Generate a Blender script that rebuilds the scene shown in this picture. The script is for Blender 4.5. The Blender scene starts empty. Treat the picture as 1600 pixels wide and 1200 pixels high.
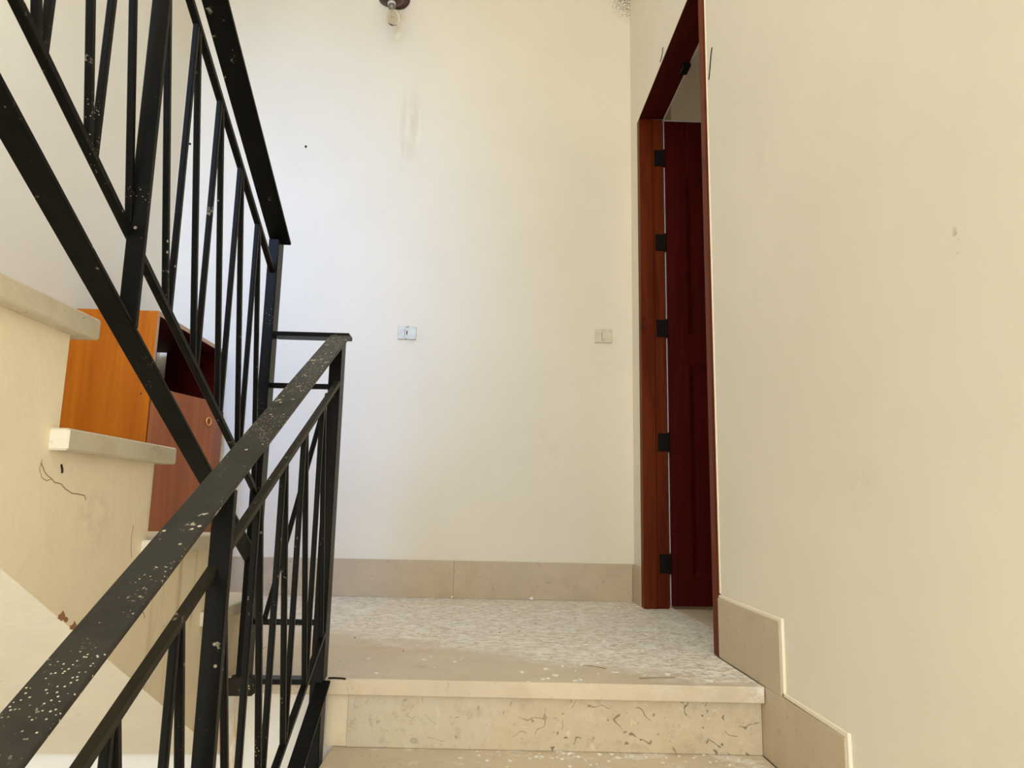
import bpy, bmesh, math, random
from mathutils import Vector, Matrix
random.seed(7)
S = bpy.context.scene
COL = S.collection
rad = math.radians

# ------------------------------------------------------------------ camera, world, lights, exposure
def make_camera():
    cam = bpy.data.cameras.new('camera'); o = bpy.data.objects.new('camera', cam); COL.objects.link(o)
    cam.sensor_width = 36; cam.lens = 36 * 1150 / 1600; cam.clip_start = 0.02
    p, y, r = rad(9.38), rad(2.1), rad(1.1)
    right = Vector((math.cos(y), -math.sin(y), 0))
    fwd = Vector((math.sin(y) * math.cos(p), math.cos(y) * math.cos(p), math.sin(p)))
    up = right.cross(fwd)
    r2 = right * math.cos(r) + up * math.sin(r)
    u2 = up * math.cos(r) - right * math.sin(r)
    m = Matrix((r2, u2, -fwd)).transposed().to_4x4()
    m.translation = (0, 0, 0.45)
    o.matrix_world = m
    S.camera = o
make_camera()

W = bpy.data.worlds.new('world'); S.world = W; W.use_nodes = True
bg = W.node_tree.nodes['Background']
bg.inputs['Color'].default_value = (1.0, 0.985, 0.88, 1); bg.inputs['Strength'].default_value = 2.3

def area(name, loc, target, sx, sy, power, color, spread=180):
    l = bpy.data.lights.new(name, 'AREA'); l.shape = 'RECTANGLE'; l.size = sx; l.size_y = sy
    l.energy = power; l.color = color; l.spread = rad(spread)
    o = bpy.data.objects.new(name, l); COL.objects.link(o); o.location = loc
    o.rotation_euler = (Vector(target) - Vector(loc)).to_track_quat('-Z', 'Y').to_euler()
    return o
# cool sky light from the high landing window behind, falling on the left of the back wall
area('stair_window_light', (-1.15, -1.45, 2.9), (-1.15, 3.74, 1.2), 0.5, 2.8, 12, (0.20, 0.42, 1.0), 34)
# unseen fill light added high on the right to brighten the left wall
area('left_wall_fill', (0.6, -1.3, 3.3), (-1.67, 1.35, 1.9), 0.8, 0.8, 12, (0.92, 0.96, 1.0), 54)
# warm fill light added low behind the camera, with no known source
area('warm_fill_light', (0.35, -1.5, 0.7), (-0.5, 2.0, 0.5), 0.9, 1.6, 22, (1.0, 0.95, 0.86), 160)
# weak unseen light added inside the room beyond the door
area('room_fill_light', (2.6, 5.2, 2.0), (1.6, 3.8, 2.4), 0.8, 1.0, 5, (1.0, 0.85, 0.62))

vs = S.view_settings
vs.view_transform = 'Standard'; vs.look = 'None'; vs.gamma = 1; vs.exposure = 0.0
vs.use_curve_mapping = False

# ------------------------------------------------------------------ node helpers
class NT:
    def __init__(s, name):
        s.m = bpy.data.materials.new(name); s.m.use_nodes = True
        s.t = s.m.node_tree; s.n = s.t.nodes
        s.b = s.n['Principled BSDF']
        tc = s.n.new('ShaderNodeTexCoord'); s.gen = tc.outputs['Object']
        g = s.n.new('ShaderNodeNewGeometry'); s.pos = g.outputs['Position']; s.nor = g.outputs['Normal']
    def lk(s, a, b): s.t.links.new(a, b)
    def put(s, sock, v):
        if isinstance(v, bpy.types.NodeSocket): s.lk(v, sock)
        elif v is not None:
            try: sock.default_value = v
            except Exception: sock.default_value = (*v, 1) if len(v) == 3 else v
    def scale(s, v, sc):
        n = s.n.new('ShaderNodeVectorMath'); n.operation = 'MULTIPLY'; s.lk(v, n.inputs[0]); n.inputs[1].default_value = sc
        return n.outputs[0]
    def noise(s, scale, detail=4, rough=0.55, vec=None, dist=0):
        n = s.n.new('ShaderNodeTexNoise'); s.lk(vec or s.gen, n.inputs['Vector'])
        n.inputs['Scale'].default_value = scale; n.inputs['Detail'].default_value = detail
        n.inputs['Roughness'].default_value = rough; n.inputs['Distortion'].default_value = dist
        return n.outputs['Fac']
    def voro(s, scale, vec=None, feature='F1', rand=1):
        n = s.n.new('ShaderNodeTexVoronoi'); n.feature = feature; s.lk(vec or s.gen, n.inputs['Vector'])
        n.inputs['Scale'].default_value = scale; n.inputs['Randomness'].default_value = rand
        return n.outputs['Distance']
    def ramp(s, f, a, b, lo=0.0, hi=1.0, smooth=True):
        n = s.n.new('ShaderNodeMapRange'); n.interpolation_type = 'SMOOTHSTEP' if smooth else 'LINEAR'
        s.lk(f, n.inputs['Value']); n.inputs['From Min'].default_value = a; n.inputs['From Max'].default_value = b
        n.inputs['To Min'].default_value = lo; n.inputs['To Max'].default_value = hi
        return n.outputs['Result']
    def math(s, op, a, b=None):
        n = s.n.new('ShaderNodeMath'); n.operation = op; s.put(n.inputs[0], a)
        if b is not None: s.put(n.inputs[1], b)
        return n.outputs[0]
    def mix(s, f, a, b, mode='MIX'):
        n = s.n.new('ShaderNodeMix'); n.data_type = 'RGBA'; n.blend_type = mode
        s.put(n.inputs['Factor'], f)
        for sock, v in ((n.inputs[6], a), (n.inputs[7], b)):
            if isinstance(v, bpy.types.NodeSocket): s.lk(v, sock)
            else: sock.default_value = (*v, 1)
        return n.outputs[2]
    def xyz(s, v=None):
        n = s.n.new('ShaderNodeSeparateXYZ'); s.lk(v or s.pos, n.inputs[0]); return n.outputs
    def blob(s, c, r, soft=0.0):
        """1 at world point c, fading to 0 at the ellipsoid radii r"""
        n = s.n.new('ShaderNodeVectorMath'); n.operation = 'SUBTRACT'; s.lk(s.pos, n.inputs[0]); n.inputs[1].default_value = c
        d = s.scale(n.outputs[0], tuple(1 / k for k in r))
        l = s.n.new('ShaderNodeVectorMath'); l.operation = 'LENGTH'; s.lk(d, l.inputs[0])
        return s.ramp(l.outputs['Value'], soft, 1.0, 1.0, 0.0)
    def bump(s, h, strength=0.2, dist=0.01):
        n = s.n.new('ShaderNodeBump'); n.inputs['Strength'].default_value = strength; n.inputs['Distance'].default_value = dist
        s.lk(h, n.inputs['Height']); s.lk(n.outputs[0], s.b.inputs['Normal'])
    def out(s, col, rough=0.6, spec=0.5, metal=0.0):
        s.put(s.b.inputs['Base Color'], col if isinstance(col, bpy.types.NodeSocket) else (*col, 1))
        s.put(s.b.inputs['Roughness'], rough); s.b.inputs['Specular IOR Level'].default_value = spec
        s.b.inputs['Metallic'].default_value = metal
        return s.m

def plaster(name, c, mottle=0.05, rough=0.75, extra=None, bumps=0.12):
    t = NT(name)
    a = t.noise(1.6, 5, 0.6); b = t.noise(9, 4, 0.6)
    col = t.mix(t.ramp(a, 0.3, 0.7), tuple(k * (1 - mottle) for k in c), tuple(min(1, k * (1 + mottle)) for k in c))
    col = t.mix(t.ramp(b, 0.62, 0.8, 0, mottle * 2.5), col, tuple(k * v for k, v in zip(c, (0.86, 0.84, 0.76))))
    if extra: col = extra(t, col)
    h = t.math('ADD', t.math('MULTIPLY', t.noise(7, 3), 1.0), t.math('MULTIPLY', t.noise(70, 4), 0.16))
    t.bump(h, bumps, 0.02)
    return t.out(col, rough, 0.3)

def back_extra(t, col):
    drip = t.math('MULTIPLY', t.blob((-0.44, 3.73, 2.45), (0.09, 0.3, 0.33), 0.1), t.ramp(t.noise(30, 3, 0.6, t.scale(t.pos, (1, 1, 0.12))), 0.42, 0.62))
    col = t.mix(t.math('MULTIPLY', drip, 0.55), col, (0.66, 0.60, 0.42))
    col = t.mix(t.math('MULTIPLY', t.blob((-0.44, 3.73, 2.33), (0.06, 0.3, 0.1), 0.1), 0.3), col, (0.62, 0.58, 0.40))
    for c, r, k in (((-0.36, 3.72, 1.27), (0.12, .3, .12), .22), ((0.3, 3.7, 0.75), (0.3, .3, .25), .12), ((-0.30, 3.72, 1.0), (0.2, .3, .12), .10), ((-0.95, 3.72, 0.9), (0.2, .3, .1), .08)):
        col = t.mix(t.math('MULTIPLY', t.math('MULTIPLY', t.blob(c, r, 0), t.ramp(t.noise(14, 4), 0.35, 0.65)), k), col, (0.55, 0.50, 0.36))
    mould = t.math('MULTIPLY', t.blob((0.78, 3.68, 3.27), (0.17, .3, .19), 0.25), t.ramp(t.noise(85, 3, 0.6), 0.45, 0.55))
    col = t.mix(t.math('MULTIPLY', mould, 0.8), col, (0.10, 0.075, 0.045))
    return col

def right_extra(t, col):
    for c, r, k in (((0.75, 1.30, 0.612), (.3, 0.035, 0.06), .25), ((0.75, 1.45, 0.50), (.3, 0.10, 0.12), .15), ((0.75, 1.9, 1.4), (.3, 0.10, 0.2), .10), ((0.75, 2.34, 1.95), (.3, 0.05, 0.6), .12)):
        col = t.mix(t.math('MULTIPLY', t.math('MULTIPLY', t.blob(c, r, 0), t.ramp(t.noise(18, 4), 0.35, 0.65)), k), col, (0.50, 0.42, 0.28))
    scratch = t.math('MULTIPLY', t.blob((0.75, 1.104, 0.886), (.3, 0.012, 0.035), 0.1), t.ramp(t.noise(60, 2), 0.5, 0.6))
    col = t.mix(t.math('MULTIPLY', scratch, 0.6), col, (0.35, 0.26, 0.16))
    return col

WALLC = (0.83, 0.78, 0.665)
M = {}
M['wall_back'] = plaster('cream_wall_paint', WALLC, 0.02, extra=back_extra)
M['wall'] = plaster('cream_wall_paint_side', WALLC, 0.025, extra=right_extra)
M['wall_left'] = plaster('cream_wall_paint_left', WALLC, 0.02)
M['white'] = plaster('white_limewash', (0.88, 0.865, 0.80), 0.02)
M['ceiling'] = plaster('ceiling_paint', (0.84, 0.80, 0.70), 0.02)
M['lip'] = plaster('filler_bead', (0.86, 0.80, 0.66), 0.03)

def beam_extra(t, col):
    d = t.blob((-0.632, 2.06, -0.22), (0.035, 0.3, 0.26), 0.25)
    d = t.math('MULTIPLY', d, t.ramp(t.noise(10, 4, 0.6, t.scale(t.pos, (3, 1, 0.6))), 0.3, 0.6))
    col = t.mix(t.math('MULTIPLY', d, 0.85), col, (0.56, 0.40, 0.19))
    d2 = t.math('MULTIPLY', t.blob((-0.36, 2.06, -0.1), (0.03, 0.3, 0.14), 0.3), 0.5)
    return t.mix(d2, col, (0.60, 0.48, 0.28))
M['beam'] = plaster('white_landing_edge', (0.90, 0.90, 0.87), 0.02, extra=beam_extra)

def string_extra(t, col):
    n = t.noise(3.2, 5, 0.6)
    col = t.mix(t.ramp(n, 0.45, 0.75, 0, 0.5), col, (0.80, 0.68, 0.47))
    st = t.math('MULTIPLY', t.ramp(t.noise(9, 4, 0.6, t.scale(t.pos, (1, 2.4, 0.35))), 0.50, 0.70), t.ramp(t.xyz()[1], 1.35, 1.75))
    col = t.mix(t.math('MULTIPLY', st, 0.55), col, (0.50, 0.37, 0.18))
    for c, r in (((-0.66, 1.30, 0.42), (0.3, 0.12, 0.10)), ((-0.66, 1.63, 0.19), (0.3, 0.03, 0.10)), ((-0.66, 1.78, 0.24), (.3, .03, .12))):
        k = t.math('MULTIPLY', t.blob(c, r, 0), t.ramp(t.noise(40, 4), 0.4, 0.65))
        col = t.mix(t.math('MULTIPLY', k, 0.2), col, (0.42, 0.34, 0.2))
    return col
M['string'] = plaster('ochre_stair_side', (0.88, 0.77, 0.58), 0.03, extra=string_extra, bumps=0.2)
def soffit_extra(t, col):
    k = t.math('MULTIPLY', t.ramp(t.noise(55, 4, 0.7), 0.60, 0.68), t.ramp(t.noise(6, 3), 0.5, 0.65))
    return t.mix(t.math('MULTIPLY', k, 0.5), col, (0.45, 0.40, 0.30))
M['soffit'] = plaster('grey_white_soffit', (0.80, 0.755, 0.65), 0.04, extra=soffit_extra, bumps=0.3)

def stone(name, c, fleck=0.35, veins=0.3, rough=0.45, dust=None, spot=1.0):
    t = NT(name)
    a = t.noise(3.0, 6, 0.65, dist=0.6); b = t.noise(14, 5, 0.65)
    col = t.mix(t.ramp(a, 0.3, 0.7), tuple(k * 0.92 for k in c), tuple(min(1, k * 1.07) for k in c))
    col = t.mix(t.ramp(b, 0.5, 0.75, 0, veins), col, tuple(k * v for k, v in zip(c, (0.80, 0.74, 0.66))))
    # short dark fossil flecks
    vec = t.n.new('ShaderNodeVectorMath'); vec.operation = 'ADD'
    wn = t.n.new('ShaderNodeTexNoise'); t.lk(t.gen, wn.inputs['Vector']); wn.inputs['Scale'].default_value = 7
    t.lk(t.scale(wn.outputs['Color'], (.12, .12, .12)), vec.inputs[0]); t.lk(t.gen, vec.inputs[1])
    line = t.math('ABSOLUTE', t.math('SUBTRACT', t.noise(17, 1, 0.3, vec.outputs[0]), 0.5))
    fl = t.math('MULTIPLY', t.ramp(line, 0.006, 0.022, 1, 0), t.ramp(t.noise(23, 2, 0.5), 0.615 - 0.03 * spot, 0.66 - 0.03 * spot))
    fl = t.math('MAXIMUM', fl, t.ramp(t.noise(58, 2, 0.4), 0.75 - 0.02 * spot, 0.78 - 0.02 * spot))
    col = t.mix(t.math('MULTIPLY', fl, min(1, fleck)), col, (0.22, 0.17, 0.11))
    pale = t.ramp(t.noise(33, 2, 0.5, vec.outputs[0]), 0.66, 0.74)
    col = t.mix(t.math('MULTIPLY', pale, fleck * 0.6), col, tuple(min(1, k * 1.25) for k in c))
    r = rough
    if dust: col, r = dust(t, col)
    t.bump(t.noise(60, 3), 0.05, 0.01)
    return t.out(col, r, 0.4)
def riser_col(t, col):
    x = t.xyz()[0]
    g = t.ramp(t.math('ADD', x, t.math('MULTIPLY', t.noise(4, 3), 0.5)), 0.0, 0.55, 1, 0)
    col = t.mix(t.math('MULTIPLY', g, 0.55), col, (0.66, 0.62, 0.51))
    mot = t.noise(30, 6, 0.75)
    col = t.mix(t.ramp(mot, 0.52, 0.66, 0, 0.45), col, (0.40, 0.33, 0.22))
    col = t.mix(t.ramp(mot, 0.32, 0.46, 0.3, 0), col, (0.78, 0.72, 0.60))
    tan = t.ramp(t.noise(5, 4, 0.6), 0.5, 0.7)
    return t.mix(t.math('MULTIPLY', tan, 0.4), col, (0.62, 0.48, 0.31)), 0.45
M['riser'] = stone('fossil_limestone', (0.62, 0.53, 0.39), 1.0, 0.6, dust=riser_col, spot=2.6)
M['tread'] = stone('tread_limestone', (0.68, 0.585, 0.45), 0.3, 0.3)
M['skirt'] = stone('brown_skirting_stone', (0.565, 0.465, 0.335), 0.3, 0.35)
M['slab_end'] = stone('grey_stone_slab', (0.63, 0.565, 0.43), 0.45, 0.5)
M['slab_white'] = stone('white_stone_slab', (0.80, 0.76, 0.66), 0.3, 0.2)
def landing_dust(t, col):
    x, y, z = t.xyz()
    g = t.math('ADD', y, t.math('MULTIPLY', x, 0.60))
    g = t.math('ADD', g, t.math('MULTIPLY', t.noise(5, 4, 0.6, t.scale(t.pos, (1, 1, 1))), 0.55))
    reg = t.ramp(g, 2.55, 2.80)
    grain = t.noise(38, 8, 0.78, t.scale(t.pos, (0.75, 1.0, 1)))
    m = t.math('MULTIPLY', reg, t.ramp(grain, 0.44, 0.54, 0.05, 1))
    col = t.mix(t.math('MULTIPLY', reg, 0.65), col, (0.63, 0.58, 0.51))
    col = t.mix(t.math('MULTIPLY', m, 0.9), col, (0.90, 0.86, 0.79))
    big = t.math('MULTIPLY', t.ramp(t.noise(11, 6, 0.75), 0.50, 0.60), reg)
    col = t.mix(t.math('MULTIPLY', big, 0.7), col, (0.93, 0.91, 0.86))
    dark = t.math('MULTIPLY', t.ramp(t.noise(60, 5, 0.75, t.scale(t.pos, (0.5, 1, 1))), 0.56, 0.62), reg)
    col = t.mix(t.math('MULTIPLY', dark, 0.7), col, (0.22, 0.19, 0.14))
    warm = t.math('MULTIPLY', t.blob((-0.25, 2.42, 0), (0.45, 0.14, 0.3), 0), t.math('SUBTRACT', 1.0, reg))
    col = t.mix(t.math('MULTIPLY', warm, 0.45), col, (0.60, 0.43, 0.27))
    return col, t.ramp(m, 0, 1, 0.42, 0.85)
M['landing'] = stone('dusty_landing_stone', (0.62, 0.53, 0.40), 0.25, 0.35, dust=landing_dust)
def step_dust(t, col):
    n = t.math('ADD', t.noise(12, 6, 0.75, t.scale(t.pos, (0.7, 1, 1))), t.math('MULTIPLY', t.xyz()[0], 0.12))
    m = t.ramp(n, 0.56, 0.64)
    return t.mix(t.math('MULTIPLY', m, 0.8), col, (0.80, 0.77, 0.70)), 0.5
M['step'] = stone('dusty_step_stone', (0.64, 0.545, 0.41), 0.3, 0.35, dust=step_dust)

def iron(name, specks, base=(0.004, 0.004, 0.0036), rough=0.36):
    t = NT(name)
    v1 = t.voro(55); n1 = t.noise(5, 3)
    d = t.math('MULTIPLY', t.ramp(v1, 0.13, 0.17, 1, 0), t.ramp(n1, 0.62 - 0.15 * specks, 0.66 - 0.15 * specks))
    v2 = t.voro(170)
    d2 = t.math('MULTIPLY', t.ramp(v2, 0.16, 0.22, 1, 0), t.ramp(t.noise(9, 3), 0.64 - 0.14 * specks, 0.72 - 0.14 * specks))
    n3 = t.ramp(t.math('MULTIPLY', t.noise(40, 4, 0.7), t.noise(8, 2)), 0.40 - 0.03 * specks, 0.44 - 0.03 * specks)
    m = t.math('MULTIPLY', t.math('MAXIMUM', t.math('MAXIMUM', d, d2), t.math('MULTIPLY', n3, 0.7)), 0.35 + 0.5 * min(1, specks))
    dirt = t.ramp(t.noise(14, 5, 0.7), 0.4, 0.75, 0, 0.35)
    col = t.mix(dirt, base, (0.010, 0.008, 0.006))
    col = t.mix(m, col, (0.66, 0.58, 0.44))
    t.bump(t.noise(120, 3), 0.08, 0.004)
    return t.out(col, t.ramp(m, 0, 1, rough, 0.8), 0.11)
M['iron'] = iron('black_iron_paint', 0.15)
M['iron_rail'] = iron('splattered_black_iron_paint', 1.0, (0.040, 0.038, 0.031), 0.42)
M['iron_olive'] = iron('olive_black_iron_paint', 0.3, (0.030, 0.026, 0.017), 0.42)  # paler olive base for the second rail of the lower flight
M['iron_foot'] = iron('rough_black_iron', 1.5, (0.03, 0.025, 0.02), 0.6)

def wood(name, c1, c2, scale=1.0, axis=2, rough=0.35, knots=0.0, spec=0.5):
    t = NT(name)
    sc = [14 * scale, 14 * scale, 14 * scale]; sc[axis] = 0.9 * scale
    v = t.scale(t.gen, tuple(sc))
    a = t.noise(1.4, 5, 0.6, v, 0.8); b = t.noise(9, 4, 0.65, v)
    col = t.mix(t.ramp(a, 0.35, 0.65), c1, c2)
    col = t.mix(t.ramp(b, 0.5, 0.75, 0, 0.4), col, tuple(k * 0.6 for k in c1))
    if knots:
        k = t.ramp(t.noise(7, 3, 0.6), 0.62, 0.72, 0, knots)
        col = t.mix(k, col, tuple(v * 0.3 for v in c1))
    t.bump(b, 0.05, 0.004)
    return t.out(col, rough, spec)
M['frame'] = wood('reddish_frame_wood', (0.10, 0.012, 0.002), (0.15, 0.026, 0.004), 1.0, 2, 0.5, 0.6, 0.1)
M['head'] = wood('dark_head_wood', (0.05, 0.004, 0.002), (0.07, 0.007, 0.003), 1.0, 1, 0.5, 0, 0.08)
M['door'] = wood('mahogany_door_wood', (0.055, 0.003, 0.002), (0.075, 0.005, 0.003), 1.0, 2, 0.45, 0, 0.1)
M['orange'] = wood('orange_cherry_laminate', (0.40, 0.095, 0.002), (0.48, 0.13, 0.004), 0.55, 2, 0.45, 0, 0.12)
M['cabdoor'] = wood('pinkish_cherry_laminate', (0.30, 0.09, 0.03), (0.36, 0.115, 0.04), 0.55, 2, 0.45, 0, 0.2)
M['maroon_shade'] = wood('shaded_maroon_laminate', (0.045, 0.0025, 0.002), (0.06, 0.004, 0.003), 0.6, 1, 0.5, 0, 0.1)  # shade inside the cabinet is put into this darker colour
M['taupe'] = wood('taupe_backing_board', (0.20, 0.14, 0.10), (0.24, 0.17, 0.12), 0.6, 1, 0.6, 0, 0.2)
M['edge'] = wood('beige_edge_band', (0.42, 0.26, 0.14), (0.48, 0.30, 0.17), 0.6, 1, 0.5)

def plain(name, c, rough=0.5, spec=0.5, metal=0.0, var=0.08):
    t = NT(name)
    col = t.mix(t.ramp(t.noise(40, 4), 0.3, 0.7), tuple(k * (1 - var) for k in c), tuple(min(1, k * (1 + var)) for k in c))
    return t.out(col, rough, spec, metal)
M['switch'] = plain('ivory_plastic', (0.70, 0.66, 0.52), 0.4)
M['switch_grey'] = plain('aged_grey_plastic', (0.64, 0.65, 0.56), 0.4)
M['dark'] = plain('dark_dirt', (0.03, 0.025, 0.018), 0.8, 0.1)
M['hinge'] = plain('black_hinge_steel', (0.008, 0.006, 0.006), 0.5, 0.1)
M['brass'] = plain('brass_ring', (0.75, 0.42, 0.14), 0.3, 0.5, 0.6)
M['fixture'] = plain('dark_brown_fixture', (0.06, 0.018, 0.012), 0.4)
M['ceramic'] = plain('white_porcelain', (0.70, 0.66, 0.58), 0.3)
M['cap'] = plain('grey_bulb_cap', (0.30, 0.28, 0.24), 0.4, 0.5, 0.7)
M['flake'] = plain('white_paint_flake', (0.86, 0.84, 0.78), 0.8, 0.3)
M['rust_chip'] = plain('reddish_brown_chip', (0.34, 0.17, 0.09), 0.9, 0.2)
M['crack'] = plain('crack_dirt', (0.30, 0.235, 0.14), 0.9, 0.1)
M['blue'] = plain('blue_paint_spot', (0.03, 0.07, 0.16), 0.5)
M['lilac_light'] = plain('pale_lilac_light', (0.62, 0.54, 0.60), 0.5)  # pale colour stands in for light around the door leaf
def glass():
    t = NT('clear_bulb_glass')
    t.b.inputs['Transmission Weight'].default_value = 1.0; t.b.inputs['IOR'].default_value = 1.18
    return t.out((0.96, 0.95, 0.92), 0.03)
M['glass'] = glass()

# ------------------------------------------------------------------ mesh helpers
def link(name, bm, mats, parent=None, smooth=False):
    bmesh.ops.recalc_face_normals(bm, faces=bm.faces[:])
    me = bpy.data.meshes.new(name); bm.to_mesh(me); bm.free()
    for m in (mats if isinstance(mats, (list, tuple)) else [mats]): me.materials.append(M[m] if isinstance(m, str) else m)
    if smooth:
        for p in me.polygons: p.use_smooth = True
    o = bpy.data.objects.new(name, me); COL.objects.link(o)
    if parent: o.parent = parent; o.matrix_parent_inverse = parent.matrix_world.inverted() if False else Matrix.Translation(-Vector(parent.location))
    return o
def bevel(bm, b, seg=1):
    if b > 0: bmesh.ops.bevel(bm, geom=bm.edges[:], offset=b, segments=seg, affect='EDGES', profile=0.6, clamp_overlap=True)
def hexa(bm, pts):
    v = [bm.verts.new(p) for p in pts]
    for f in ((0, 1, 2, 3), (7, 6, 5, 4), (0, 4, 5, 1), (1, 5, 6, 2), (2, 6, 7, 3), (3, 7, 4, 0)): bm.faces.new([v[i] for i in f])
def box(x0, x1, y0, y1, z0, z1, b=0.0, skew=0.0, seg=1):
    bm = bmesh.new()
    hexa(bm, [(x, y - skew * x, z) for z in (z0, z1) for x, y in ((x0, y0), (x1, y0), (x1, y1), (x0, y1))])
    bevel(bm, b, seg); return bm
def add_box(bm, *a, **k):
    b2 = box(*a, **k); me = bpy.data.meshes.new('t'); b2.to_mesh(me); b2.free(); bm.from_mesh(me); bpy.data.meshes.remove(me)
def bar(p, q, w, h, b=0.0015, side=(1, 0, 0)):
    """rectangular bar from p to q: w along side, h across"""
    p, q = Vector(p), Vector(q); d = (q - p).normalized(); s = Vector(side); s = (s - d * s.dot(d)).normalized(); n = d.cross(s)
    bm = bmesh.new()
    hexa(bm, [e + s * a * w / 2 + n * c * h / 2 for e in (p, q) for a, c in ((-1, -1), (1, -1), (1, 1), (-1, 1))])
    bevel(bm, b); return bm
def prism(poly, axis, a, c, b=0.0):
    """extrude a 2D polygon along axis from a to c"""
    f = {'x': lambda u, v, t: (t, u, v), 'y': lambda u, v, t: (u, t, v), 'z': lambda u, v, t: (u, v, t)}[axis]
    bm = bmesh.new()
    A = [bm.verts.new(f(u, v, a)) for u, v in poly]; B = [bm.verts.new(f(u, v, c)) for u, v in poly]
    n = len(poly); bm.faces.new(A); bm.faces.new(B[::-1])
    for i in range(n): bm.faces.new([A[i], A[(i + 1) % n], B[(i + 1) % n], B[i]])
    bevel(bm, b); return bm
def lathe(prof, n=20, axis=(0, 0, 1), origin=(0, 0, 0)):
    bm = bmesh.new(); q = Vector((0, 0, 1)).rotation_difference(Vector(axis).normalized()); o = Vector(origin); rings = []
    for r, z in prof:
        rings.append([bm.verts.new(o + q @ Vector((r * math.cos(2 * math.pi * i / n), r * math.sin(2 * math.pi * i / n), z))) for i in range(n)])
    for A, B in zip(rings, rings[1:]):
        for i in range(n): bm.faces.new([A[i], A[(i + 1) % n], B[(i + 1) % n], B[i]])
    for R_ in (rings[0], rings[-1]): bm.faces.new(R_)
    bmesh.ops.remove_doubles(bm, verts=bm.verts[:], dist=1e-6)
    return bm
def tube(pts, r, n=8):
    bm = bmesh.new(); pts = [Vector(p) for p in pts]; rings = []
    for i, p in enumerate(pts):
        d = (pts[min(i + 1, len(pts) - 1)] - pts[max(i - 1, 0)]).normalized()
        a = d.orthogonal().normalized(); 
        if rings: a = (pa - d * pa.dot(d)).normalized()
        pa = a; c = d.cross(a)
        rings.append([bm.verts.new(p + (a * math.cos(2 * math.pi * k / n) + c * math.sin(2 * math.pi * k / n)) * r) for k in range(n)])
    for A, B in zip(rings, rings[1:]):
        for i in range(n): bm.faces.new([A[i], A[(i + 1) % n], B[(i + 1) % n], B[i]])
    bm.faces.new(rings[0][::-1]); bm.faces.new(rings[-1]); return bm
def torus(c, R_, r, nrm, n=20, m=8):
    bm = bmesh.new(); q = Vector((0, 0, 1)).rotation_difference(Vector(nrm).normalized()); c = Vector(c)
    V = [[bm.verts.new(c + q @ Vector(((R_ + r * math.cos(2 * math.pi * j / m)) * math.cos(2 * math.pi * i / n), (R_ + r * math.cos(2 * math.pi * j / m)) * math.sin(2 * math.pi * i / n), r * math.sin(2 * math.pi * j / m)))) for j in range(m)] for i in range(n)]
    for i in range(n):
        for j in range(m): bm.faces.new([V[i][j], V[(i + 1) % n][j], V[(i + 1) % n][(j + 1) % m], V[i][(j + 1) % m]])
    return bm
def thing(name, label, cat, loc=(0, 0, 0), group=None):
    o = bpy.data.objects.new(name, None); COL.objects.link(o); o.location = loc; o.empty_display_size = 0.1
    o['label'] = label; o['category'] = cat
    if group: o['group'] = group
    return o
def tag(o, label, cat=None, group=None, kind=None):
    o['label'] = label
    if cat: o['category'] = cat
    if group: o['group'] = group
    if kind: o['kind'] = kind
    return o
def struct(name, bm, mats, label, parent=None):
    o = link(name, bm, mats, parent); o['kind'] = 'structure'; o['label'] = label; return o

K = 0.042                                    # the landing runs 2.4 degrees out of square to the flights
LX, RX, ZT = -1.674, 0.752, 6.0              # left wall, right wall, top of the walls
def yb(x): return 3.7105 - 0.039 * x         # back wall face
RIS, GO = 0.1755, 0.315                      # lower flight
def ny(k): return 2.005 - GO * k             # nosing of lower step k (at x = 0)

# ------------------------------------------------------------------ large structure
w = prism([(LX - 0.2, yb(LX - 0.2)), (RX + 0.15, yb(RX + 0.15)), (RX + 0.15, yb(RX) + 0.2), (LX - 0.2, yb(LX) + 0.2)], 'z', -2.2, ZT)
struct('wall_back', w, 'wall_back', 'cream plastered back wall of the landing carrying two switches')
struct('wall_left', box(LX - 0.2, LX, -1.8, 3.9, -2.2, ZT), 'wall_left', 'pale plastered left wall beside the upper flight')
DY0, DY1, DZ = 2.352, 3.476, 2.3945
bm = bmesh.new()
add_box(bm, RX, RX + 0.12, -1.8, DY0, -2.2, ZT); add_box(bm, RX, RX + 0.12, DY1, 3.75, -2.2, ZT); add_box(bm, RX, RX + 0.12, DY0, DY1, DZ, ZT); add_box(bm, RX, RX + 0.12, DY0, DY1, -2.2, -0.045)
struct('wall_right', bm, 'wall', 'cream plastered right wall with the door opening')
# rear of the stairwell, behind the camera: a high window and an entrance leave it open
bm = bmesh.new()
add_box(bm, LX, -1.5, -1.8, -1.6, -2.2, ZT); add_box(bm, 0.55, RX, -1.8, -1.6, -2.2, ZT); add_box(bm, -1.5, 0.55, -1.8, -1.6, 4.2, ZT); add_box(bm, -1.5, 0.55, -1.8, -1.6, 1.75, 2.1)
struct('wall_rear', bm, 'wall_left', 'plastered rear wall of the stairwell')
struct('ceiling', prism([(LX, yb(LX)), (RX, yb(RX)), (RX, 2.25), (LX, 2.32)], 'z', 4.15, 4.35), 'ceiling', 'plastered underside of the next landing')
struct('floor', box(LX, RX, -1.8, 2.06, -2.3, -2.2), 'tread', 'stone floor at the foot of the stairs')
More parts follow.
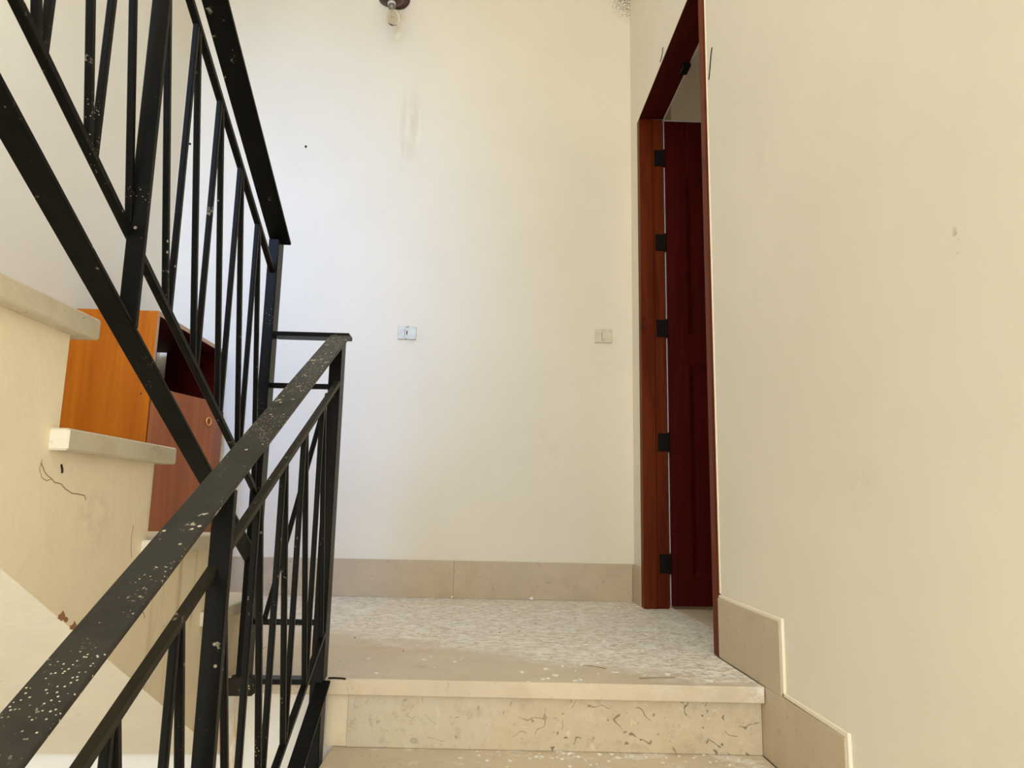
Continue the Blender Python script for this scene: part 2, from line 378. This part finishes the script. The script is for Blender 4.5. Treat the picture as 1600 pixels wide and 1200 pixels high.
# landing: white edge beam, then stone slabs
landing = thing('floor_landing', 'dusty limestone landing at the head of the lower flight', None)
del landing['category']; landing['kind'] = 'structure'
struct('edge_beam', box(LX, RX, 2.052, 2.26, -2.2, -0.041, 0, K), 'beam', 'whitewashed edge of the landing in the stairwell gap', landing)
struct('screed', prism([(LX, 2.26), (RX, 2.16), (RX, yb(RX)), (LX, yb(LX))], 'z', -0.2, -0.041), 'white', 'landing base', landing)
def slab(poly, name='floor_slab', b=0.0004): return link(name, prism(poly, 'z', -0.041, 0.0, b), 'landing', landing)
def sk(x, y): return (x, y - K * x)
G = 0.0005
slab([sk(-0.664, 2.005), sk(RX - 0.012, 2.005), sk(RX - 0.012, 2.43), sk(-0.664, 2.43)], 'front_slab', 0.0025)
slab([sk(LX, 2.222), sk(-0.664 - G, 2.222), sk(-0.664 - G, 2.43), sk(LX, 2.43)])
xs = [LX, -0.13, RX]
for x0, x1 in zip(xs, xs[1:]):
    slab([sk(x0, 2.43 + G), sk(x1 - G, 2.43 + G), (x1 - G, yb(x1)), (x0, yb(x0))])
slab([(RX, 2.404), (RX + 0.14, 2.404), (RX + 0.14, 3.425), (RX, 3.425)], 'threshold_slab')

# room beyond the door
bm = bmesh.new()
add_box(bm, RX + 0.12, 3.4, 5.6, 5.7, -0.05, 3.0); add_box(bm, 3.4, 3.5, 0.9, 5.7, -0.05, 3.0); add_box(bm, RX + 0.12, 3.4, 0.9, 1.0, -0.05, 3.0); add_box(bm, RX + 0.121, RX + 0.24, 3.75, 5.6, -0.05, 3.0)
struct('wall_room', bm, 'wall_left', 'plastered walls of the room beyond the door')
struct('ceiling_room', box(RX + 0.12, 3.5, 0.9, 5.7, 2.85, 3.0), 'ceiling', 'plastered ceiling of the room beyond the door')
struct('floor_room', box(RX + 0.14, 3.5, 0.9, 5.7, -0.05, -0.002), 'tread', 'stone floor of the room beyond the door')

# ------------------------------------------------------------------ skirtings
base_b = thing('baseboard_back', 'brown stone skirting along the back wall', None); del base_b['category']; base_b['kind'] = 'structure'
xs = [LX, -0.131, 0.742]
for x0, x1 in zip(xs, xs[1:]):
    link('skirting_tile', prism([(x0 + G, yb(x0)), (x1 - G, yb(x1)), (x1 - G, yb(x1) - 0.012), (x0 + G, yb(x0) - 0.012)], 'z', 0.0005, 0.178, 0.001), 'skirt', base_b)
base_r = thing('baseboard_right', 'stepped brown stone skirting along the right wall', None); del base_r['category']; base_r['kind'] = 'structure'
link('skirting_tile', box(0.742, RX, 3.478, yb(0.745) - 0.013, 0.0005, 0.178, 0.001), 'skirt', base_r)
for k in range(6):
    y0 = 1.873 - 0.3175 * k; y1 = DY0 - 0.001 if k == 0 else ny(k - 1) + 0.03 - K * 0.74
    z = -RIS * k
    y1b = y1 if k == 0 else 1.873 - 0.3175 * (k - 1)
    # the tile, running under the tile of the step above
    poly = [(y0, z + 0.178), (y1, z + 0.178), (y1, z + 0.0005), (y0, z + 0.0005)] if k == 0 else [(y0, z + 0.176), (y1b - 0.002, z + 0.176), (y1b + 0.15, z + 0.1745), (y1b + 0.15, z + 0.0005), (y0, z + 0.0005)]
    link('skirting_tile', prism(poly, 'x', 0.742, RX, 0.0008), 'skirt', base_r)
    # pale filler along top and front of each tile
    top = [(y0, z + 0.178), (y1b - 0.002, z + 0.178), (y1b - 0.002, z + 0.187), (y0 - 0.012, z + 0.187), (y0 - 0.012, z + 0.002), (y0, z + 0.002)]
    b_ = link('filler_bead', prism(top, 'x', 0.7445, RX, 0.0015), 'lip', base_r)

# ------------------------------------------------------------------ lower flight
low = thing('staircase', 'lower limestone flight rising to the landing on the right', 'staircase', (0.2, 1.0, -2.2))
for k in range(0, 7):
    z = -RIS * k
    if k: link('tread', box(-0.375, 0.741, ny(k), ny(k - 1) + 0.035, z - 0.04, z, 0.0025, K), 'step', low)
    zt, zb = z - 0.041, z - RIS + 0.0005
    link('riser', box(-0.337, 0.741, ny(k) + 0.031, ny(k) + 0.046, zb, zt, 0.0008, K), 'riser', low)
    link('string_face', box(-0.3938, -0.3375, ny(k) + 0.038, ny(k) + 0.060, zb, zt, 0, K), 'string', low)
prof = [(2.044, -RIS - 0.042)]
for k in range(1, 7):
    prof += [(ny(k) + 0.075, -RIS * k - 0.042), (ny(k) + 0.075, -RIS * (k + 1) - 0.042)]
prof = prof[:-1] + [(ny(6) + 0.075, -2.2), (2.044, -2.2)]
link('stair_body', prism(prof, 'x', -0.36, 0.74), 'string', low)
link('paint_drip', tube([(-0.386, 2.018, 0.001), (-0.37, 2.017, 0.002), (-0.358, 2.018, 0.001), (-0.350, 2.017, 0.001), (-0.342, 2.019, -0.001)], 0.0028, 6), 'dark', low)

# ------------------------------------------------------------------ upper flight
upf = thing('staircase', 'upper flight on the left with ochre plastered side and stone treads', 'staircase', (-1.1, 1.6, 0))
UG, XS, XT = 0.345, -0.66, -0.632
def ur(k): return 2.202 - UG * k
def uz(k): return 0.187 + 0.1835 * k
def soff(y): return 0.029 - 0.555 * (y - 1.648)
prof = []
N = 7
for k in range(N):
    prof += [(ur(k), (uz(k - 1) if k else 0.0)), (ur(k), uz(k) - 0.034)]
    if k < N - 1: prof += [(ur(k + 1), uz(k) - 0.034)]
    if k < N - 1: prof[-1] = (ur(k + 1), uz(k) - 0.034)
yend = ur(N) + 0.0
prof += [(yend, uz(N - 1) - 0.034), (yend, soff(yend)), (2.056, soff(2.056)), (2.056, -0.0005), (ur(0), -0.0005)]
clean = []
for p in prof:
    if not clean or (abs(p[0] - clean[-1][0]) > 1e-6 or abs(p[1] - clean[-1][1]) > 1e-6): clean.append(p)
body = prism(clean, 'x', LX + 0.002, XS)
o = link('plastered_side', body, ['string', 'soffit'], upf)
for p in o.data.polygons:
    if p.normal.z < -0.3: p.material_index = 1
for k in range(N):
    bm = box(LX + 0.002, XT, ur(k + 1) - 0.022 if k < N - 1 else ur(k + 1), ur(k) + 0.035, uz(k) - 0.034, uz(k), 0.003)
    o = link('tread', bm, ['slab_end', 'slab_white'], upf)
    for p in o.data.polygons:
        if p.normal.y < -0.7: p.material_index = 1
# cracks, holes and broken paint on the plastered side
def yz_tube(name, pts, r, m, x=XS): return link(name, tube([(x + 0.0002, y, z) for y, z in pts], r, 5), m, upf)
yz_tube('crack', [(1.130, 0.50), (1.142, 0.487), (1.150, 0.482), (1.163, 0.477), (1.172, 0.472), (1.19, 0.470), (1.202, 0.463), (1.224, 0.456), (1.243, 0.455), (1.262, 0.453), (1.268, 0.446)], 0.0009, 'crack')
yz_tube('crack', [(1.132, 0.505), (1.128, 0.49), (1.137, 0.478), (1.15, 0.474), (1.16, 0.476)], 0.0006, 'crack')
yz_tube('crack', [(1.448, 0.40), (1.444, 0.38), (1.447, 0.355), (1.453, 0.34)], 0.0007, 'crack')
yz_tube('crack', [(1.50, 0.245), (1.51, 0.238), (1.53, 0.226), (1.535, 0.218)], 0.0008, 'crack')
yz_tube('plaster_hole', [(1.183, 0.500), (1.187, 0.493), (1.188, 0.487)], 0.0022, 'dark')
for (y, z, s) in ((1.235, 0.264, .015), (1.247, 0.258, .010), (1.273, 0.242, .013), (1.286, 0.237, .007)):
    bm = bmesh.new(); vs_ = []
    for i in range(9):
        a = 2 * math.pi * i / 9; r = s * random.uniform(0.45, 1.0)
        vs_.append(bm.verts.new((XS + 0.0006, y + r * math.cos(a), z + r * 0.7 * math.sin(a))))
    f = bm.faces.new(vs_); e = bmesh.ops.extrude_face_region(bm, geom=[f])
    for v in [g for g in e['geom'] if isinstance(g, bmesh.types.BMVert)]: v.co.x -= 0.002
    link('chipped_plaster', bm, 'rust_chip', upf)

# ------------------------------------------------------------------ lower railing
def iron_part(name, bm, parent, m='iron'): return link(name, bm, m, parent)
lr = thing('stair_railing', 'splattered black iron railing of the lower flight with short return to the landing post', 'railing', (-0.40, 1.99, -0.2))
XL = -0.402
def hL(y): return 0.907 + 0.507 * (y - 2.0)
def r2L(y): return 0.744 + 0.502 * (y - 1.944)
def b1L(y): return 0.028 + 0.492 * (y - 1.817)
def b2L(y): return -0.0165 + 0.500 * (y - 1.965)
c, s = math.cos(math.atan(.507)), 1
iron_part('handrail', bar((-0.402, 0.15, hL(0.15) - 0.004), (-0.402, 2.002, hL(2.002) - 0.004), 0.054, 0.008, 0.0015), lr, 'iron_rail')
iron_part('newel_post', box(-0.427, -0.3945, 1.99, 2.045, -1.3, hL(2.0) - 0.010, 0.002), lr)
iron_part('upper_rail', bar((XL, 0.2, r2L(0.2)), (XL, 1.995, r2L(1.995)), 0.0145, 0.0145, 0.002), lr, 'iron_olive')
iron_part('lower_rail', bar((XL, 0.2, b1L(0.2)), (XL, 1.995, b1L(1.995)), 0.0145, 0.0145, 0.002), lr)
iron_part('bottom_bar', bar((-0.395, 0.2, b2L(0.2) - 0.004), (-0.395, 2.0, b2L(2.0) - 0.004), 0.036, 0.008, 0.0015), lr)
for y in (1.146, 0.33): iron_part('post', box(-0.408, -0.377, y, y + 0.016, b2L(y) - 0.01, hL(y) - 0.008, 0.0015), lr)
nodes = [1.985, 1.828, 1.662, 1.508, 1.353, 1.180, 1.032, 0.871, 0.716, 0.56, 0.40]
for i, y in enumerate(nodes):
    if i not in (0, 5): iron_part('baluster', bar((XL, y, b1L(y)), (XL, y, r2L(y)), 0.0115, 0.0115, 0.002), lr)
    if i + 1 < len(nodes):
        ya, yc = y - 0.012, nodes[i + 1] + 0.012
        iron_part('slanted_baluster', bar((XL, ya, b1L(ya)), (XL, yc, r2L(yc)), 0.0115, 0.0115, 0.002), lr)
# short return between the two posts
YR = 2.02
iron_part('return_handrail', box(-0.5855, -0.378, 1.992, 2.046, 0.898, 0.910, 0.0015), lr)
iron_part('return_rail', box(-0.5855, -0.42, YR - 0.007, YR + 0.007, 0.756, 0.770, 0.0015), lr)
iron_part('return_rail', box(-0.5855, -0.42, YR - 0.007, YR + 0.007, 0.132, 0.146, 0.0015), lr)
iron_part('return_bottom_bar', box(-0.5855, -0.41, 1.998, 2.046, -0.012, 0.001, 0.0015), lr)
iron_part('return_diagonal', bar((-0.432, YR, 0.745), (-0.560, YR, 0.146), 0.012, 0.012, 0.002, (0, 1, 0)), lr)

# ------------------------------------------------------------------ upper railing
ur_ = thing('stair_railing', 'plain black iron railing climbing the upper flight in front of the cabinet', 'railing', (-0.60, 1.99, 0))
XU = -0.600
def hU(y): return 1.189 - 0.531 * (y - 2.0)
def r2U(y): return 1.071 - 0.512 * (y - 2.013)
def b1U(y): return 0.508 - 0.520 * (y - 1.922)
def b2U(y): return 0.797 - 0.540 * (y - 1.058)
iron_part('handrail', bar((-0.593, 0.35, hU(0.35) + 0.005), (-0.593, 2.036, hU(2.036) + 0.005), 0.056, 0.009, 0.0015), ur_)
iron_part('newel_post', box(-0.615, -0.586, 1.99, 2.04, -0.035, hU(2.036) + 0.004, 0.002), ur_)
iron_part('upper_rail', bar((XU, 0.4, r2U(0.4)), (XU, 2.0, r2U(2.0)), 0.0145, 0.0145, 0.002), ur_)
iron_part('lower_rail', bar((XU, 0.4, b1U(0.4)), (XU, 2.0, b1U(2.0)), 0.0145, 0.0145, 0.002), ur_)
iron_part('bottom_bar', bar((-0.595, 0.4, b2U(0.4) + 0.004), (-0.595, 2.0, b2U(2.0) + 0.004), 0.040, 0.009, 0.0015), ur_)
for y in (1.19, 0.42): iron_part('post', box(-0.602, -0.572, y, y + 0.012, b2U(y + 0.012) + 0.005, hU(y) + 0.002, 0.0015), ur_)
nodes = [1.990, 1.838, 1.682, 1.524, 1.372, 1.210, 1.066, 0.920, 0.765, 0.61, 0.46]
for i, y in enumerate(nodes):
    if i not in (0, 5): iron_part('baluster', bar((XU, y, b1U(y)), (XU, y, r2U(y)), 0.0115, 0.0115, 0.002), ur_)
    if i + 1 < len(nodes):
        ya, yc = y - 0.016, nodes[i + 1] + 0.010
        iron_part('slanted_baluster', bar((XU, ya, b1U(ya)), (XU, yc, r2U(yc)), 0.0115, 0.0115, 0.002), ur_)
iron_part('post_foot', box(-0.632, -0.568, 1.985, 2.02, -0.038, 0.008, 0.004), ur_, 'iron_foot')
o = iron_part('paint_spot', lathe([(0.0001, 0), (0.006, 0.0002), (0.006, 0.001), (0.003, 0.0016)], 10, (0.75, -0.3, -0.3), (-0.581, 1.445, 0.593)), ur_, 'blue'); o['label'] = 'blue paint spot'

# ------------------------------------------------------------------ door on the right wall
fr = thing('door_frame', 'reddish brown wooden door frame set in the right wall', 'door frame', (0.80, 2.9, 0))
FX0, FX1 = 0.742, 0.862
link('jamb', box(FX0, FX1, 2.353, 2.404, 0.001, 2.394, 0.002), 'frame', fr)
link('jamb', box(FX0, 0.806, 3.42, 3.475, 0.001, 2.394, 0.002), 'frame', fr)
link('jamb_rebate', box(0.807, FX1, 3.432, 3.475, 0.001, 2.394, 0.002), 'frame', fr)
link('head', box(FX0, FX1, 2.4045, 3.4195, 2.387, 2.394, 0.001), 'head', fr)
link('strike_block', box(0.832, 0.868, 2.93, 3.0, 2.368, 2.388, 0.004), 'hinge', fr)
for y in (2.348,): link('edge_filler', box(0.7475, 0.7525, 2.343, 2.352, 0.19, 2.39, 0.002), 'lip', fr)

df = thing('door', 'dark mahogany panelled door standing open into the room beyond', 'door', (0.87, 3.43, 0))
D0, D1, T0, T1 = 0.872, 1.82, 3.436, 3.476
Z0, Z1 = 0.012, 2.39
link('stile', box(D0, D0 + 0.105, T0, T1, Z0, Z1, 0.0025), 'door', df)
link('stile', box(D1 - 0.105, D1, T0, T1, Z0, Z1, 0.0025), 'door', df)
rails = [(Z0, 0.145), (1.135, 1.275), (Z1 - 0.30, Z1)]
for a, b in rails: link('rail', box(D0 + 0.1055, D1 - 0.1055, T0, T1, a, b, 0.0025), 'door', df)
for a, b in ((0.145, 1.135), (1.275, Z1 - 0.30)):
    link('panel', box(D0 + 0.106, D1 - 0.106, T0 + 0.016, T1 - 0.012, a, b), 'door', df)
    bm = bmesh.new(); x0, x1 = D0 + 0.106, D1 - 0.106; m = 0.022
    o_ = [(x0, a), (x1, a), (x1, b), (x0, b)]; i_ = [(x0 + m, a + m), (x1 - m, a + m), (x1 - m, b - m), (x0 + m, b - m)]
    for j in range(4):
        p, q, r, s_ = o_[j], o_[(j + 1) % 4], i_[(j + 1) % 4], i_[j]
        bm.faces.new([bm.verts.new(v) for v in ((p[0], T0 + 0.004, p[1]), (q[0], T0 + 0.004, q[1]), (r[0], T0 + 0.0155, r[1]), (s_[0], T0 + 0.0155, s_[1]))])
    bmesh.ops.remove_doubles(bm, verts=bm.verts[:], dist=1e-5)
    e = bmesh.ops.extrude_face_region(bm, geom=bm.faces[:])
    for v in [g for g in e['geom'] if isinstance(g, bmesh.types.BMVert)]: v.co.y += 0.0005
    link('moulding', bm, 'door', df)
link('light_line', box(D0 - 0.0045, D0 - 0.0005, T0 + 0.001, T1, Z0, Z1, 0), 'lilac_light', df)['label'] = 'pale lilac strip imitating light in the hinge gap'  # added strip, painted pale as light showing through the hinge gap
link('light_line', box(D0, D1, T0 + 0.001, T1, Z1 + 0.0003, Z1 + 0.006, 0), 'lilac_light', df)  # added strip, painted pale as the light line along the leaf top
for z in (2.184, 1.741, 1.307, 0.757, 0.20):
    h = link('hinge', box(0.818, 0.8625, 3.4255, 3.4316, z - 0.042, z + 0.042, 0.001), 'hinge', df)
    k = link('hinge_pin', lathe([(0.0001, -0.046), (0.0055, -0.046), (0.0055, 0.046), (0.0001, 0.046)], 10, (0, 0, 1), (0.867, 3.429, z)), 'hinge', h)
    k.matrix_parent_inverse = Matrix.Identity(4); k.parent = h; 

# ------------------------------------------------------------------ cabinet
cb = thing('cabinet', 'orange veneered cabinet with open top shelf behind the railing on the landing', 'cabinet', (-1.5, 3.34, 0))
CX0, CX1, CY0, CY1, CZ = -1.668, -1.325, 2.935, 3.735, 1.198
link('side_panel', box(CX0, CX1, CY0, CY0 + 0.018, 0.001, CZ, 0.001), ['orange'], cb)
link('side_panel', box(-1.615, CX1, CY1 - 0.018, CY1, 0.001, CZ, 0.001), 'maroon_shade', cb)
link('edge_band', box(CX1 + 0.0005, CX1 + 0.0015, CY1 - 0.018, CY1, 0.001, CZ, 0), 'edge', cb)
link('edge_band', box(CX1 + 0.0005, CX1 + 0.0015, CY0, CY0 + 0.018, 0.90, CZ, 0), 'edge', cb)
link('edge_band', box(CX1 + 0.0005, CX1 + 0.0015, CY0 + 0.019, CY1 - 0.019, CZ - 0.018, CZ, 0), 'edge', cb)
link('top_panel', box(CX0, CX1, CY0 + 0.0185, CY1 - 0.0185, CZ - 0.018, CZ, 0.001), 'maroon_shade', cb)
link('shelf', box(CX0 + 0.006, CX1 - 0.004, CY0 + 0.0185, CY1 - 0.0185, 0.882, 0.900, 0.001), 'maroon_shade', cb)
link('edge_band', box(CX1 - 0.0035, CX1, CY0 + 0.019, CY1 - 0.019, 0.882, 0.900, 0), 'edge', cb)
link('bottom_panel', box(CX0 + 0.006, CX1 - 0.004, CY0 + 0.0185, CY1 - 0.0185, 0.06, 0.078, 0.001), 'maroon_shade', cb)
link('plinth', box(CX1 - 0.04, CX1 - 0.022, CY0 + 0.0185, CY1 - 0.0185, 0.001, 0.06, 0.001), 'cabdoor', cb)
link('back_panel', box(CX0, CX0 + 0.005, CY0 + 0.0185, CY1 - 0.0185, 0.06, CZ - 0.0185, 0), 'taupe', cb)
def cab_door(y, length, ang, knob):
    """door leaf hinged at its near edge"""
    d = bpy.data.objects.new('t', None)
    bm = box(0, 0.018, 0, length, 0.066, 0.884, 0.0012)
    rot = Matrix.Translation((CX1 + 0.003, y, 0)) @ Matrix.Rotation(-rad(ang), 4, 'Z')
    bm.transform(rot); o = link('door', bm, 'cabdoor', cb)
    bpy.data.objects.remove(d)
    if not knob: return o
    p = rot @ Vector((0.018, knob, 0.79)); n = (rot.to_3x3() @ Vector((1, 0, 0)))
    q = link('ring_pull', torus(p + n * 0.004, 0.017, 0.0032, n), 'brass', o, True); q.matrix_parent_inverse = Matrix.Identity(4)
    q['label'] = 'pale gold ring pull'
    return o
for o in (cab_door(CY0 + 0.004, 0.394, 14.5, 0.352), cab_door(CY0 + 0.403, 0.374, 0, 0)):
    for ch in o.children: ch.matrix_parent_inverse = Matrix.Translation(-Vector(cb.location)) @ Matrix.Identity(4); ch.matrix_parent_inverse = Matrix.Identity(4)
link('peg_hole', lathe([(0.0001, 0), (0.0035, 0), (0.0035, -0.002), (0.0001, -0.002)], 10, (0, -1, 0), (-1.36, CY0 - 0.0005, 0.86)), 'dark', cb)

# ------------------------------------------------------------------ switches on the back wall
def switch(x, z, wdt, hgt, m, label, tilt, rocker):
    y = yb(x)
    t = thing('light_switch', label, 'light switch', (x, y, z)); t.rotation_euler = (0, rad(tilt), rad(-2.2))
    def lp(name, bm, mm, par):
        me = bpy.data.meshes.new(name); bmesh.ops.recalc_face_normals(bm, faces=bm.faces[:]); bm.to_mesh(me); bm.free(); me.materials.append(M[mm]); o = bpy.data.objects.new(name, me); COL.objects.link(o); o.parent = par; return o
    lp('cover_plate', box(-wdt / 2, wdt / 2, -0.009, -0.0005, -hgt / 2, hgt / 2, 0.004, seg=2), m, t)
    if rocker:
        lp('socket_insert', box(-0.010, 0.008, -0.0105, -0.0085, -0.020, 0.018, 0.001), 'switch', t)
        lp('slot', box(-0.003, 0.003, -0.0112, -0.0104, -0.010, 0.010, 0.0003), 'dark', t)
        lp('slot', box(-0.012, -0.0098, -0.0095, -0.0088, -0.022, 0.020), 'dark', t)
        for sx, sz in ((-0.003, 0.030), (-0.004, -0.031), (0.006, 0.033)):
            lp('screw', lathe([(0.0001, 0), (0.0028, 0), (0.0028, 0.0012), (0.0001, 0.0014)], 10, (0, -1, 0), (sx, -0.0086, sz)), 'dark', t)
    else:
        lp('rocker', box(-0.006, 0.006, -0.0125, -0.0085, -0.020, 0.016, 0.001), m, t)
        lp('slot', box(-0.0085, -0.0065, -0.0096, -0.0088, -0.022, 0.018), 'crack', t)
        lp('screw', lathe([(0.0001, 0), (0.0022, 0), (0.0022, 0.001), (0.0001, 0.0012)], 10, (0, -1, 0), (0.0, -0.0086, -0.027)), 'crack', t)
switch(-0.41, 1.318, 0.096, 0.068, 'switch_grey', 'greyish white switch plate on the middle of the back wall', 1.0, True)
switch(0.601, 1.322, 0.090, 0.072, 'switch', 'small ivory switch plate beside the door on the back wall', 0.5, False)

# ------------------------------------------------------------------ lamp at the top of the back wall
lampx = -0.545
lt = thing('wall_lamp', 'bare clear bulb in a dark brown holder high on the back wall', 'lamp', (lampx, yb(lampx), 3.2))
ax = Vector((0.12, 0.02, -1)).normalized(); p0 = Vector((lampx - 0.012, 3.60, 3.115))
link('back_plate', lathe([(0.0001, 0), (0.062, 0), (0.062, 0.012), (0.045, 0.022), (0.0001, 0.024)], 24, (0, -1, 0), (lampx + 0.01, yb(lampx) - 0.001, 3.225)), 'fixture', lt, True)
link('arm', tube([(lampx, yb(lampx) - 0.02, 3.20), (lampx, 3.66, 3.21), (lampx - 0.005, 3.62, 3.19), tuple(p0 - ax * 0.03)], 0.012, 10), 'fixture', lt, True)
link('holder', lathe([(0.0001, -0.05), (0.028, -0.048), (0.062, -0.02), (0.066, -0.012), (0.058, -0.004), (0.03, 0.004), (0.0001, 0.004)], 22, ax, p0), 'fixture', lt, True)
link('collar', lathe([(0.0001, 0.004), (0.021, 0.004), (0.0225, 0.012), (0.021, 0.020), (0.0001, 0.020)], 18, ax, p0), 'ceramic', lt, True)
bulb = link('bulb', lathe([(0.0001, 0.024), (0.0155, 0.026), (0.0165, 0.045), (0.024, 0.060), (0.032, 0.078), (0.0355, 0.096), (0.033, 0.113), (0.025, 0.127), (0.013, 0.135), (0.0001, 0.137)], 24, ax, p0), 'glass', lt, True)
c_ = link('bulb_cap', lathe([(0.0001, 0.020), (0.0175, 0.020), (0.0185, 0.032), (0.017, 0.044), (0.0168, 0.046)], 18, ax, p0), 'cap', bulb, True)
s_ = link('bulb_stem', lathe([(0.0001, 0.046), (0.007, 0.046), (0.004, 0.080), (0.009, 0.092), (0.0001, 0.094)], 12, ax, p0), 'ceramic', bulb, True)
for o in (c_, s_): o.matrix_parent_inverse = Matrix.Identity(4)

# ------------------------------------------------------------------ small marks and debris
def nail(x, z, label):
    o = link('nail', lathe([(0.0001, 0), (0.0065, 0), (0.005, 0.006), (0.0001, 0.007)], 10, (0, -1, 0), (x, yb(x) - 0.0005, z)), 'dark'); tag(o, label, 'nail')
nail(-0.999, 2.338, 'dark nail head in the white part of the back wall')
nail(-1.624, 2.341, 'dark nail head in the corner of back wall seen between the bars')
def wire(name, pts, label, m='dark', r=0.0018):
    o = link(name, tube(pts, r, 6), m); tag(o, label, 'wire'); return o
wire('wire_stub', [(0.7505, 2.284, 2.02), (0.749, 2.292, 2.0), (0.7495, 2.305, 1.97), (0.7505, 2.318, 1.945), (0.750, 2.326, 1.925), (0.7505, 2.318, 1.94)], 'short dark wire stub on the wall right of the door frame')
wire('wire_stub', [(0.7505, 2.955, 2.47), (0.746, 2.945, 2.455), (0.748, 2.96, 2.44), (0.7505, 3.01, 2.435)], 'short dark wire stub above the door head')

def flake_mesh(s, seed):
    rr = random.Random(seed); bm = bmesh.new(); n = rr.choice((5, 6, 7)); top = []; bot = []
    el = rr.uniform(0.35, 0.9); a0 = rr.uniform(0, 6.28)
    for i in range(n):
        a = 2 * math.pi * i / n; r = s * rr.uniform(0.5, 1.0)
        u, v = r * math.cos(a), r * el * math.sin(a)
        x, y = u * math.cos(a0) - v * math.sin(a0), u * math.sin(a0) + v * math.cos(a0)
        top.append(bm.verts.new((x, y, 0.0012 + rr.uniform(0, 0.25) * s))); bot.append(bm.verts.new((x, y, 0.0004)))
    bm.faces.new(top); bm.faces.new(bot[::-1])
    for i in range(n): bm.faces.new([bot[i], bot[(i + 1) % n], top[(i + 1) % n], top[i]])
    return bm
def scatter(name, spots, m, label, cat):
    bm = bmesh.new()
    for i, (x, y, z, s) in enumerate(spots):
        f = flake_mesh(s, i * 13 + 5); f.transform(Matrix.Translation((x, y, z)))
        me = bpy.data.meshes.new('t'); f.to_mesh(me); f.free(); bm.from_mesh(me); bpy.data.meshes.remove(me)
    o = link(name, bm, m); tag(o, label, cat, kind='stuff'); return o
rr = random.Random(3)
sp = []
for _ in range(240):                                    # mostly on the right and at the back
    x = rr.uniform(-0.45, 0.70); y = rr.uniform(2.06, 3.55) - K * x
    if y < 2.45 - 0.35 * max(x, 0) and rr.random() < 0.8: continue
    sp.append((x, y, 0, rr.choice((.003, .004, .005, .006, .009))))
for x, y in ((0.19, 2.15), (0.24, 2.19), (0.27, 2.13), (0.16, 2.24), (0.21, 2.08), (0.30, 2.21), (0.38, 2.12), (0.12, 2.11), (0.47, 2.2), (0.52, 2.1), (0.17, 2.03), (0.185, 2.04), (0.255, 2.02), (0.27, 2.03), (0.13, 2.0), (0.61, 2.03), (-0.14, 2.30), (-0.16, 2.26), (-0.05, 2.28)):
    sp.append((x, y + 0.0, 0, rr.uniform(.007, .014)))
for _ in range(50):
    x = rr.uniform(-0.6, 0.70); sp.append((x, yb(x) - rr.uniform(0.015, 0.06), 0, rr.uniform(.004, .010)))
scatter('paint_flakes', sp, 'flake', 'white paint flakes strewn over the landing floor', 'debris')
sp = []
for _ in range(70):
    x = rr.uniform(-0.05, 0.70); sp.append((x, ny(0) + 0.028 - K * x - abs(rr.gauss(0, 0.05)) - 0.003, -RIS, rr.uniform(.003, .009)))
scatter('step_flakes', sp, 'flake', 'white paint flakes along the back of the first step down', 'debris')
sp = [(rr.uniform(-0.6, 0.7), rr.uniform(2.35, 3.6), 0, rr.choice((.002, .003, .004))) for _ in range(36)]
scatter('dirt_crumbs', sp, 'dark', 'dark crumbs of dirt among the dust on the landing', 'debris')
def twig(pts, label): tag(link('twig', tube(pts, 0.0013, 5), 'crack'), label, 'twig')
twig([(0.30, 2.205, 0.002), (0.33, 2.185, 0.004), (0.36, 2.165, 0.002)], 'short dark twig among the flakes near the landing edge')
twig([(0.43, 2.05, 0.002), (0.48, 2.058, 0.003), (0.53, 2.063, 0.002)], 'longer thin twig lying along the landing edge on the right')
# lumps of plaster against the skirting
for x, lab in ((-0.135, 'small white plaster crumb against the back skirting at its joint'), (0.25, 'larger white plaster crumb against the right half of back skirting')):
    bm = bmesh.new(); bmesh.ops.create_icosphere(bm, subdivisions=2, radius=0.011 if x > 0 else 0.008)
    for v in bm.verts: v.co *= rr.uniform(0.7, 1.15); v.co.z = max(v.co.z, -0.006)
    bm.transform(Matrix.Translation((x, yb(x) - 0.026, 0.007))); tag(link('plaster_crumb', bm, 'flake'), lab, 'crumb')
